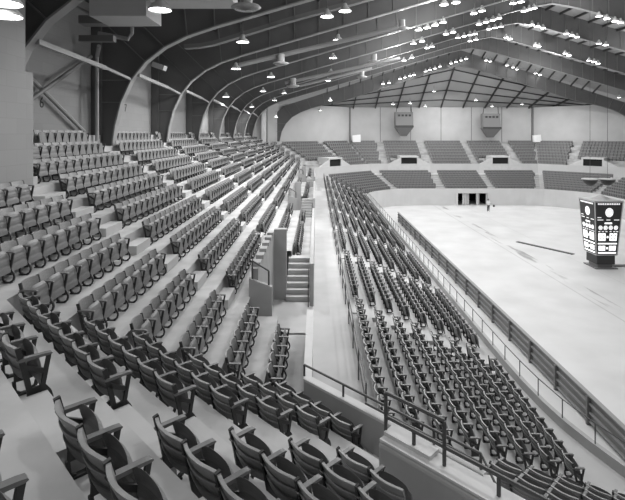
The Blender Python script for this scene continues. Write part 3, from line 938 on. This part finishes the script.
for pts, l in CLUS:
    for q, (px, py) in enumerate(pts):
        X, D, Z = solve_left(px, py, .25)
        if D > 70: D = 70; X, Z = (px-CX)/F*D, (HY-py)/F*D
        put_lamp('f', X, D, Z-.1, '%s flood lamp from left in the %s' % (ORD[q], l))
        if q == 0: LIGHTS.append(('f', X, D, Z, len(pts)))
for pts, l in [([(425.5,71),(430,69.5),(435,68),(440,66)],'left four-lamp row on the end girder'),([(451,63),(456,61.6),(461,60),(466,58.5)],'four-lamp row at the end girder peak'),([(383,83.5),(389,82.5)],'lowest left pair on the end girder'),
               ([(400,78.5),(405,77),(410,75.5),(414,74.5)],'lower left four-lamp row on the end girder'),([(486,60),(490,61)],'pair right of the end girder peak'),([(507,65),(513,67),(517,69)],'three-lamp row right on the end girder'),([(535.6,73),(540,74.5)],'lowest right pair on the end girder')]:
    for q, (px, py) in enumerate(pts):
        D = CY - .8; X, Z = (px-CX)/F*D, (HY-py)/F*D
        put_lamp('f', X, D, Z-.1, '%s flood lamp from left in the %s' % (ORD[q], l))
        if q == 0: LIGHTS.append(('f', X, D-3.5, Z-.8, len(pts)))
# two lit lamps on the pier
for px, py, D, l in ((4,16.5,9.6,'lower'),(3,4,9.0,'upper')):
    X, Z = (px-CX)/F*D, (HY-py)/F*D
    put_lamp('p', max(X,-6.9), D, Z, 'glowing %s lamp in front of the left pier' % l)
    LIGHTS.append(('p', max(X,-6.9), D, Z))

# ------------------------------------------------------------------ ducts and diffusers
def diffuser(X, Y, Z, s, label):
    t = thing('air_diffuser', label, 'air diffuser', (X, Y, Z), 0, 'round ceiling air diffusers')
    b_ = MB(); b_.lathe([(.02,.30*s),(.62*s,.18*s),(.70*s,.10*s),(.45*s,.0),(.05*s,-.06*s)], n=24); b_.build('cone', M['duct'], t, smooth=True, fix=False)
    b_ = MB(); b_.lathe([(.3*s,.9*s),(.3*s,.24*s)], n=16); b_.build('neck', M['duct'], t, smooth=True, fix=False)
    for k_ in range(4):
        b_ = MB(); b_.lathe([((.52-.11*k_)*s,-.01*s-.015*k_),((.46-.11*k_)*s,.02*s-.015*k_)], n=24); b_.build('vane', M['shade'], t, fix=False)
    return t
for px, py, D, s, l in ((246,6,13.5,.62,'large round air diffuser at the top edge beside the near duct'),(281,63,28,.7,'round air diffuser left of centre under the pale duct'),(402,28,34,.75,'round air diffuser beside the top four-lamp row'),
                        (293,86,43,.9,'small round air diffuser among the left girders'),(374,61.6,50,1.0,'round air diffuser in the middle of the far slope'),(362,77,60,1.0,'tiny round air diffuser farthest along the slope')):
    X, Z = (px-CX)/F*D, (HY-py)/F*D; diffuser(X, D, Z-.1, s, l)
for (px0,py0),(px1,py1),Y,l in (((239,65),(398,28),None,'second'),((285,83),(400,58),None,'third'),((300,86),(372,68),None,'fourth')):
    D0 = {'second':28.2,'third':43.2,'fourth':53.0}[l]
    a = ((px0-CX)/F*D0, D0, (HY-py0)/F*D0); c = ((px1-CX)/F*D0, D0, (HY-py1)/F*D0)
    b_ = MB(); b_.tube([a, c], .14, 10); tag(b_.build('air_duct', M['pipe']), 'pale air duct sloping up under the %s roof bay from left' % l, 'air duct', 'roof air ducts')
D0 = 26.2
cw = [((px-CX)/F*D0, D0, (HY-py)/F*D0) for px, py in ((185,47),(200,46),(214,43.5),(290,20),(351,3.5),(420,-16))]
b_ = MB()
for a, c in zip(cw[:-1], cw[1:]): b_.bar(a, c, .5, .22)
tag(b_.build('ceiling_catwalk', M['stiff']), 'long grey hanging walkway below the second girder curve, bending level at its lower end', 'catwalk')
t = thing('supply_duct', 'big pale rectangular duct at the top left below the roof', 'air duct', (0,0,0))
b_ = MB(); b_.box(-6.9,-2.6,14.6,15.6,4.16,4.9); b_.build('duct_run', M['duct'], t)
b_ = MB(); b_.box(-6.95,-5.2,14.4,15.8,3.62,4.9); b_.build('plenum_box', M['duct'], t)
b_ = MB(); b_.bar((-8.3,24.0,3.55),(-7.7,24.0,3.35),.5,.25); tag(b_.build('strip_light', M['shade']), 'pale tilted strip fitting on the girder curve above number seven', 'light fitting')

# ------------------------------------------------------------------ railings
rail_y = -4.77
d1 = near_d_upper(PX)
pA = (pm[0]-.0+.02, pm[1]); 
def on45(X, z, off=0): return (X, R2*(d1+off) - X, z)
XE = 2.46
posts = [(on45(x_, PTOP, .08), on45(x_, rail_y, .08)) for x_ in (PX+.01, .52, 1.25, 1.9, XE)]
rail_thing('parapet_handrail', 'dark handrail along the near diagonal parapet', posts, [[on45(PX+.01,rail_y,.08), on45(XE,rail_y,.08), (XE+.10, R2*d1-XE-.45, -5.0), (XE+.12, R2*d1-XE-.75, -5.3)], [on45(.9,rail_y-.14,.08), on45(XE,rail_y-.14,.08)]])
dW = (W2D0+W2D1)/2
def onW(s, z): return (*ds(dW, s), z)
rail_thing('wall_top_handrail', 'double dark handrail on the thick foreground wall', 
   [(onW(-3.96,W2Z), onW(-3.96,-3.62)), (onW(-3.05,W2Z), onW(-3.05,-3.62)), (onW(-3.5,W2Z), onW(-3.5,-3.96)), (onW(-2.35,W2Z), onW(-2.35,-3.96)),(onW(-1.0,W2Z), onW(-1.0,-3.96))],
   [[onW(-3.96,-3.62), onW(-3.05,-3.62)], [onW(-3.97,-3.95), onW(.5,-3.95)]], .026)
# guard behind the top lower row
gx = LX[0]-.28
py_ = [10.9 + 1.9*i for i in range(32)]
rail_thing('walkway_guardrail', 'guardrail with dark posts between the walkway and lower seats',
   [((gx,y,WALK),(gx,y,WALK+.9)) for y in py_], [[(gx,py_[0],WALK+.9),(gx,py_[-1],WALK+.9)], [(gx,py_[0],WALK+.5),(gx,py_[-1],WALK+.5)]], .02)
# railing on the rink-side wall
pl = [Vector(p) for p in (LIP + [(7.0, 40)] + far_lip[:4])]
def along(poly, step):
    out = [poly[0].copy()]; acc = 0
    for i in range(len(poly)-1):
        a, b_ = poly[i], poly[i+1]; L = (b_-a).length; t_ = step - acc
        while t_ <= L: out.append(a + (b_-a)*(t_/L)); t_ += step
        acc = L - (t_ - step)
    return out
pp = along(pl, 1.2)
rail_thing('rink_handrail', 'thin railing on top of the wall beside the rink', [((p.x+.05,p.y+.02,LIPTOP),(p.x+.05,p.y+.02,LIPTOP+.55)) for p in pp if p.y > 8],
   [[(p.x+.05,p.y+.02,LIPTOP+.55) for p in pp if p.y > 8]], .017)

# ------------------------------------------------------------------ rink barrier
t = thing('rink_barrier', 'long dark barrier of boards along the near side of the rink', 'barrier', (10.4, 0, -11))
y0, y1 = 8.0, 59.5
b_ = MB(); b_.box(-.02,.04,y0,y1,.02,1.08); b_.build('boards', M['board'], t)
b_ = MB(); b_.box(-.10,.08,y0,y1,1.08,1.13); b_.build('top_rail', M['board_frame'], t)
for z in (.12,.45,.78):
    b_ = MB(); b_.box(-.10,-.02,y0,y1,z,z+.07); b_.build('side_rail', M['board_frame'], t)
y = y0+.2
while y < y1:
    b_ = MB(); b_.box(-.16,-.02,y-.05,y+.05,0,1.08); b_.build('post', M['board'], t); y += 2.4
b_ = MB(); b_.bar((20.5,47.9,-10.97),(23.5,42.9,-10.97),.42,.05); tag(b_.build('floor_mat', M['iron']), 'long narrow dark strip lying on the pale rink floor', 'mat')

# ------------------------------------------------------------------ scoreboard
SX, SY = 23.66, 39.1
t = thing('scoreboard', 'tapered four-sided scoreboard with glowing digits lowered to the rink floor', 'scoreboard', (SX, SY, -11))
hT, hB, zT, zB = 1.13, .84, 5.52, 1.15
def ring(h, z): return [(-h,-h,z),(h,-h,z),(h,h,z),(-h,h,z)]
b_ = MB(); b_.add(ring(hB,zB)+ring(hT,zT), [(0,3,2,1),(4,5,6,7),(0,1,5,4),(1,2,6,5),(2,3,7,6),(3,0,4,7)]); b_.build('body', M['sign_dark'], t)
b_ = MB()
for i in range(4):
    a = Vector(ring(hB,zB)[i]); c = Vector(ring(hT,zT)[i]); b_.bar(a, c, .07, .07); 
    b_.bar(ring(hT+.02,zT)[i], ring(hT+.02,zT)[(i+1)%4], .08,.1); b_.bar(ring(hB,zB)[i], ring(hB,zB)[(i+1)%4], .07,.08)
b_.build('edge_trim', M['sign_trim'], t)
b_ = MB(); b_.lathe([(.02,5.95),(.2,5.9),(.9,5.60),(1.0,5.56)], n=4); b_.box(-hT,hT,-hT,hT,zT+.02,zT+.08); b_.build('cap', M['sign_trim'], t)
b_ = MB(); b_.box(-.74,.74,-.74,.74,.35,zB-.03); b_.build('base_box', M['sign_dark'], t)
b_ = MB(); b_.box(-.9,.9,-.9,.9,0,.08); b_.box(-.6,.6,-.6,.6,.06,.37); b_.box(.6,2.2,-.2,.2,.0,.12); b_.build('dolly', M['stiff'], t)
def face_pt(fi, u, w, out=.02):
    """u -1..1 across, w 0..1 up a face; fi 0 = front (-y), 1 = left (-x), 2 right, 3 back"""
    h = hB + (hT-hB)*w; z = zB + (zT-zB)*w
    x, y = u*h, -(h+out)
    for _ in range({0:0,2:1,3:2,1:3}[fi]): x, y = -y, x
    return (x, y, z)
for fi in range(4):
    b_ = MB(); b_.add([face_pt(fi,u,w,o_) for o_ in (.0,.025) for u,w in ((-.94,.015),(.94,.015),(.94,.985),(-.94,.985))], [(0,3,2,1),(4,5,6,7),(0,1,5,4),(1,2,6,5),(2,3,7,6),(3,0,4,7)])
    panel_ = b_.build('display_face', M['sign_dark'], t)
    def rect(m, u0, u1, w0, w1): m.add([face_pt(fi,u,w,o_) for o_ in (.026,.045) for u,w in ((u0,w0),(u1,w0),(u1,w1),(u0,w1))], [(0,3,2,1),(4,5,6,7),(0,1,5,4),(1,2,6,5),(2,3,7,6),(3,0,4,7)])
    def dial(name, c, r, w, rw, n=20):
        m = MB(); ring_ = [(c+r*math.cos(2*PI*i/n), w+rw*math.sin(2*PI*i/n)) for i in range(n)]
        m.add([face_pt(fi,u,w_,o_) for o_ in (.026,.045) for u,w_ in ring_], [tuple(range(n)), tuple(range(n,2*n))]+[(i,(i+1)%n,n+(i+1)%n,n+i) for i in range(n)]); m.build(name, M['digit_dim'], panel_)
    def bar_(name, u0, u1, w0, w1, mt='digit'):
        m = MB(); rect(m, u0, u1, w0, w1); m.build(name, M[mt], panel_)
    u = -.8
    for wdt in (.12,.1,.14,.1,.12,.1,.14,.12,.1,.1): bar_('title_mark', u, u+wdt, .945, .972, 'digit_dim'); u += wdt+.05
    dial('clock_dial', .05, .30, .80, .085, 24)
    for a0, a1, w0 in ((-.85,-.55,.70),(-.85,-.4,.655),(-.15,.15,.655),(.45,.85,.655)): bar_('caption_bar', a0, a1, w0, w0+.013, 'digit_dim')
    bar_('light_bar', -.28, .30, .585, .612)
    for c in (-.62,-.2,.22,.64): dial('penalty_dial', c, .17, .515, .042, 16)
    for u0 in (-.8,-.5,-.2,.15,.45,.7): bar_('caption_bar', u0, u0+.16, .435, .45, 'digit_dim')
    for w0, w1 in ((.27,.41),(.085,.175)):
        for u0 in (-.80,-.47,.17,.50):
            u1 = u0+.28; su = .085; sw = (w1-w0)*.2; wm = (w0+w1)/2; m = MB()
            rect(m, u0, u0+su, w0, w1); rect(m, u1-su, u1, w0, w1); rect(m, u0+su, u1-su, w0, w0+sw); rect(m, u0+su, u1-su, w1-sw, w1); rect(m, u0+su, u1-su, wm-sw/2, wm+sw/2)
            m.build('score_digit', M['digit'], panel_)
        bar_('score_dash', -.08, .06, (w0+w1)/2-.018, (w0+w1)/2+.018)
    bar_('light_bar', -.85, .85, .205, .228); bar_('light_bar', -.85, .85, .03, .055)

for px, l in ((590,'left'),(607.5,'right')):
    D = 39.0; X = (px-CX)/F*D; Z = (HY-181)/F*D
    t = thing('horn_loudspeaker', '%s of two dark bowl loudspeakers hanging above the scoreboard' % l, 'loudspeaker', (X, D, Z), 0, 'bowl loudspeakers above the scoreboard')
    b_ = MB(); b_.lathe([(.02,-.38),(.22,-.36),(.48,-.12),(.60,.12)], n=20); b_.build('bowl', M['sign_dark'], t, smooth=True, fix=False)
    b_ = MB(); b_.lathe([(.60,.12),(.66,.15),(.64,.20),(.50,.17),(.1,.22),(.01,.22)], n=20); b_.build('rim', M['sign_trim'], t, smooth=True, fix=False)
    b_ = MB(); b_.tube([(0,0,.2),(0,0,raf(X)+1.2-Z)],.015,5); b_.build('cable', M['rail'], t)
    b_ = MB(); b_.bar((0,0,-.3),((.5 if l == 'left' else -.5),0,-.2),.06,.06); b_.build('bracket', M['sign_trim'], t)

# ------------------------------------------------------------------ loudspeaker boxes at the end wall, boxes on the top row
for px, py, l in ((404,119.5,'left'),(491,121,'right')):
    D = 85.5; X = (px-CX)/F*D; Z = (HY-py)/F*D
    t = thing('hanging_loudspeaker', '%s hanging grey loudspeaker cabinet before the end wall' % l, 'loudspeaker', (X, D, Z), 0, 'loudspeaker cabinets at the end wall')
    b_ = MB(); b_.add([(-1.6,-.6,-1.3),(1.6,-.6,-1.3),(1.6,.8,-1.3),(-1.6,.8,-1.3),(-1.6,-.2,1.35),(1.6,-.2,1.35),(1.6,.8,1.35),(-1.6,.8,1.35)], [(0,3,2,1),(4,5,6,7),(0,1,5,4),(1,2,6,5),(2,3,7,6),(3,0,4,7)]); b_.build('cabinet', M['speaker'], t)
    b_ = MB(); b_.add([(-1.7,-.7,-1.3),(1.7,-.7,-1.3),(1.7,.8,-1.3),(-1.7,.8,-1.3),(-.55,.3,-3.0),(.55,.3,-3.0),(.55,.8,-3.0),(-.55,.8,-3.0)], [(0,1,2,3),(4,7,6,5),(0,4,5,1),(1,5,6,2),(2,6,7,3),(3,7,4,0)]); b_.build('lower_horn', M['stiff'], t)
    for q in range(4):
        b_ = MB(); b_.box(-1.15+.65*q,-.75+.65*q,-.34,-.2,.55,.9); b_.build('driver', M['sign_dark'], t)
    b_ = MB(); b_.box(-1.62,1.62,-.66,-.5,-1.45,-1.1); b_.build('lower_slot', M['sign_dark'], t)
    for q in (-1.4, 1.4):
        b_ = MB(); b_.bar((q,.2,1.3),(q*.9,.0,2.6),.1,.1); b_.build('hanger', M['purlin'], t)
for px, l in ((356.5,'left'),(537,'right')):
    D = 86.6; X = (px-CX)/F*D
    b_ = MB(); b_.add([(X-.75,D-.25,-1.5),(X+.75,D-.25,-1.5),(X+.75,D+.3,-1.5),(X-.75,D+.3,-1.5),(X-.75,D-.05,-.25),(X+.75,D-.05,-.1),(X+.75,D+.3,-.1),(X-.75,D+.3,-.25)], [(0,3,2,1),(4,5,6,7),(0,1,5,4),(1,2,6,5),(2,3,7,6),(3,0,4,7)])
    tag(b_.build('white_cabinet', M['white']), '%s white box standing behind the top row at the end wall' % l, 'box', 'white boxes at the end wall')

# portals of the far upper tier
def portal(cx, cy, rz, label):
    t = thing('entrance_portal', label, 'portal', (cx, cy, 0), rz, 'far entrance portals')
    for s in (-1, 1):
        b_ = MB()
        b_.add([(s*1.35,0,-6.7),(s*1.6,0,-6.7),(s*1.6,2.5,-5),(s*1.35,2.5,-5),(s*1.35,0,-4.0),(s*1.6,0,-4.0),(s*1.6,2.5,-3.95),(s*1.35,2.5,-3.95)], [(0,3,2,1),(4,5,6,7),(0,1,5,4),(1,2,6,5),(2,3,7,6),(3,0,4,7)])
        b_.add([(s*1.6,0,-6.7),(s*3.6,0,-6.7),(s*3.6,.3,-6.7),(s*1.6,.3,-6.7),(s*1.6,0,-4.1),(s*3.6,0,-5.1),(s*3.6,.3,-5.1),(s*1.6,.3,-4.1)], [(0,3,2,1),(4,5,6,7),(0,1,5,4),(1,2,6,5),(2,3,7,6),(3,0,4,7)])
        b_.build('side_wall', M['coping'], t)
    b_ = MB(); b_.box(-1.6,1.6,0,2.5,-4.0,-3.75); b_.build('lintel', M['coping'], t)
    b_ = MB(); b_.box(-1.35,1.35,.25,2.5,-5.2,-4.0); b_.build('doorway', M['dark'], t)  # solid near-black box stands in for the shade within the opening
    b_ = MB(); b_.box(-1.3,1.3,.02,.2,-6.7,-5.35); b_.build('door_step', M['coping'], t)
    return t
for X, l in ((PORTX[0],'left'),(PORTX[1],'middle')): portal(X, EE+.02, 0, '%s dark entrance portal in the far end parapet' % l)
m1 = (fm[0]+(em[0]-fm[0])*.38-.2, fm[1]+(em[1]-fm[1])*.38+.2)
portal(m1[0], m1[1], PI/4, 'diagonal dark entrance portal at the far left corner')
m2 = mir(m1); portal(m2[0], m2[1], -PI/4, 'dark entrance portal at the far right corner')

# ------------------------------------------------------------------ the man on the rink
def person():
    J = {'pelvis':(0,0,.95,.15,.11),'waist':(0,0,1.10,.14,.10),'chest':(0,.0,1.30,.17,.12),'neck0':(0,0,1.47,.07,.07),'neck':(0,-.01,1.53,.055,.055),'head0':(0,-.02,1.60,.08,.09),'head':(0,-.02,1.70,.085,.10),'crown':(0,-.01,1.78,.05,.06),
         'shl':(-.19,0,1.42,.065,.06),'ell':(-.25,.0,1.15,.05,.05),'wrl':(-.26,-.10,.92,.035,.035),'hal':(-.26,-.13,.83,.03,.04),
         'shr':(.19,0,1.42,.065,.06),'elr':(.30,-.03,1.18,.05,.05),'wrr':(.48,-.18,1.12,.035,.035),'har':(.55,-.23,1.11,.03,.04),
         'hpl':(-.10,0,.88,.10,.10),'knl':(-.12,-.03,.50,.065,.065),'anl':(-.13,.03,.09,.045,.045),'tol':(-.14,-.14,.04,.04,.035),
         'hpr':(.10,0,.88,.10,.10),'knr':(.12,.02,.50,.065,.065),'anr':(.13,.08,.09,.045,.045),'tor':(.15,-.09,.04,.04,.035)}
    E = [('pelvis','waist'),('waist','chest'),('chest','neck0'),('neck0','neck'),('neck','head0'),('head0','head'),('head','crown'),('chest','shl'),('shl','ell'),('ell','wrl'),('wrl','hal'),('chest','shr'),('shr','elr'),('elr','wrr'),('wrr','har'),
         ('pelvis','hpl'),('hpl','knl'),('knl','anl'),('anl','tol'),('pelvis','hpr'),('hpr','knr'),('knr','anr'),('anr','tor')]
    def skin(name, keys, grow, mat, parent, zmin=-9, zmax=9, root=None):
        idx = {k:i for i,k in enumerate(keys)}
        me = bpy.data.meshes.new(name); me.from_pydata([J[k][:3] for k in keys], [(idx[a],idx[b]) for a,b in E if a in idx and b in idx], []); me.materials.append(M[mat])
        o = link(name, me, parent)
        md = o.modifiers.new('skin','SKIN'); md.use_smooth_shade = True
        for i, k in enumerate(keys):
            me.skin_vertices[0].data[i].radius = (J[k][3]+grow, J[k][4]+grow); me.skin_vertices[0].data[i].use_root = (k == (root or keys[0]))
        s = o.modifiers.new('sub','SUBSURF'); s.levels = 1; s.render_levels = 2
        return o
    D = 66.5; X = (488.3-CX)/F*D
    t = thing('person', 'person in white shirt and dark trousers standing on the far rink floor', 'person', (X, D, -11), .2)
    skin('body', list(J), 0, 'skin', t)
    skin('shirt', ['waist','pelvis','chest','neck0','shl','ell','shr','elr'], .022, 'shirt', t)
    skin('trousers', ['pelvis','hpl','knl','anl','hpr','knr','anr'], .02, 'trouser', t)
    b_ = MB(); b_.lathe([(.10,1.68),(.115,1.74),(.10,1.80),(.06,1.835),(.005,1.845)], c=(0,.005,0), n=12); b_.build('hair', M['hair'], t, smooth=True, fix=False)
    for s in (-1,1):
        b_ = MB(); b_.lathe([(.001,1.685),(.013,1.695),(.001,1.705)], c=(s*.035,-.115,0), n=6); b_.build('eye', M['hair'], t, fix=False)
    b_ = MB(); b_.add([(-.015,-.11,1.66),(.015,-.11,1.66),(0,-.145,1.655),(0,-.112,1.70)], [(0,1,2),(0,2,3),(1,3,2)]); b_.build('nose', M['skin'], t, fix=False)
    for hx, hy, hz, dx, dy, dz in ((-.26,-.13,.83,0,-.01,-1),(.55,-.23,1.11,.75,-.6,-.2)):
        for q in range(5):
            o_ = (q-2)*.018
            b_ = MB(); a = Vector((hx+o_*(1 if dz else .4), hy+o_*.6, hz)); L = (.06,.085,.095,.085,.065)[q]
            d = Vector((dx,dy,dz)).normalized(); b_.tube([a, a+d*L*.6, a+d*L+Vector((0,-.02,-.01))],[.009,.009,.007],6); b_.build('finger', M['skin'], t)
    c = thing('carried_bag', 'small dark bag held out beside the person on the rink', 'bag', (X+.68, D-.25, -11+.86))
    b_ = MB(); b_.add([(-.13,-.07,-.12),(.13,-.07,-.12),(.13,.07,-.12),(-.13,.07,-.12),(-.11,-.05,.12),(.11,-.05,.12),(.11,.05,.12),(-.11,.05,.12)], [(0,3,2,1),(4,5,6,7),(0,1,5,4),(1,2,6,5),(2,3,7,6),(3,0,4,7)]); b_.build('pouch', M['trouser'], c)
    b_ = MB(); b_.tube([(-.09,0,.11),(-.06,0,.21),(.02,0,.23),(.08,0,.20),(.10,0,.11)],.014,6); b_.build('handle', M['trouser'], c)
person()

# ------------------------------------------------------------------ lights
def area(loc, size, power, spread=PI*.9):
    li = bpy.data.lights.new('lamp_or_fill_light', 'AREA'); li.shape = 'DISK'; li.size = size; li.energy = power; li.spread = spread
    o = bpy.data.objects.new('lamp_or_fill_light', li); COL.objects.link(o); o.location = loc
    return o
for L_ in LIGHTS:
    if L_[0] == 'f': area((L_[1]+.4, L_[2], L_[3]-.25), .9, 55*L_[4])
    else: area((L_[1], L_[2], L_[3]-.2), .5, 14 if L_[2] < 12 else 130 if L_[2] < 18 else 430 if L_[2] < 36 else 300)
for x, y, z, p in [(-.8,83.5,4.6,420),(2*MID+1.8,83.5,4.6,420),(MID,81,7.2,900),(8,79,6,900),(2*MID-8,79,6,900),(4,66,6.4,400),(MID,70,10.5,420),(38,66,7,450),(-5.6,69.5,3.6,130)]:  # middle ones are extra lights added to brighten the end wall and far stands
    area((x, y, z), .4, p, PI)
# unseen lights added to brighten the near end, behind and beside the camera
for x, y, z, p in [(-4,5,4.6,150),(4,-1,6.5,270),(6,9,7.5,330),(18,12,10.8,250),(32,20,10.0,200),(38,36,8.5,200)]:
    area((x, y, z), .9, p)

# unseen point lights added between the girders to throw light sideways into the stands
def side_fill_light(loc, power, r=.35):
    li = bpy.data.lights.new('lamp_or_fill_light', 'POINT'); li.energy = power; li.shadow_soft_size = r
    o = bpy.data.objects.new('lamp_or_fill_light', li); COL.objects.link(o); o.location = loc
for x, y, z, p in [(9,18.3,7.4,1400),(9,26.4,7.4,800),(9,34.4,7.4,1000),(9,42.5,7.4,1000),(9,50.6,7.4,1000),(10,58.7,7.6,1000),(22,26.4,10,900),(24,42.5,10,1200),(26,58.7,10,1400),(38,50.6,7.5,1000),(14,66.8,8,1000),(33,66.8,8,1000)]:
    side_fill_light((x, y, z), p)
wd = bpy.data.worlds.new('hall_air'); SC.world = wd; wd.use_nodes = True
bg = wd.node_tree.nodes['Background']; bg.inputs['Color'].default_value = (1,1,1,1); bg.inputs['Strength'].default_value = .20

# ------------------------------------------------------------------ camera
cam = bpy.data.cameras.new('camera'); co = bpy.data.objects.new('camera', cam); COL.objects.link(co)
cam.sensor_fit = 'HORIZONTAL'; cam.sensor_width = 36; cam.lens = 36*F/625
cam.shift_x = (312.5-CX)/625; cam.shift_y = -(250-HY)/625
cam.clip_start = .05; cam.clip_end = 400
co.location = (0,0,0); co.rotation_euler = (PI/2,0,0)
SC.camera = co

for o in list(SC.objects):
    if o.parent is None: o.location.z += LIFT
vs = SC.view_settings
vs.view_transform = 'Standard'; vs.look = 'None'; vs.exposure = 0.0; vs.gamma = 1.0; vs.use_curve_mapping = False
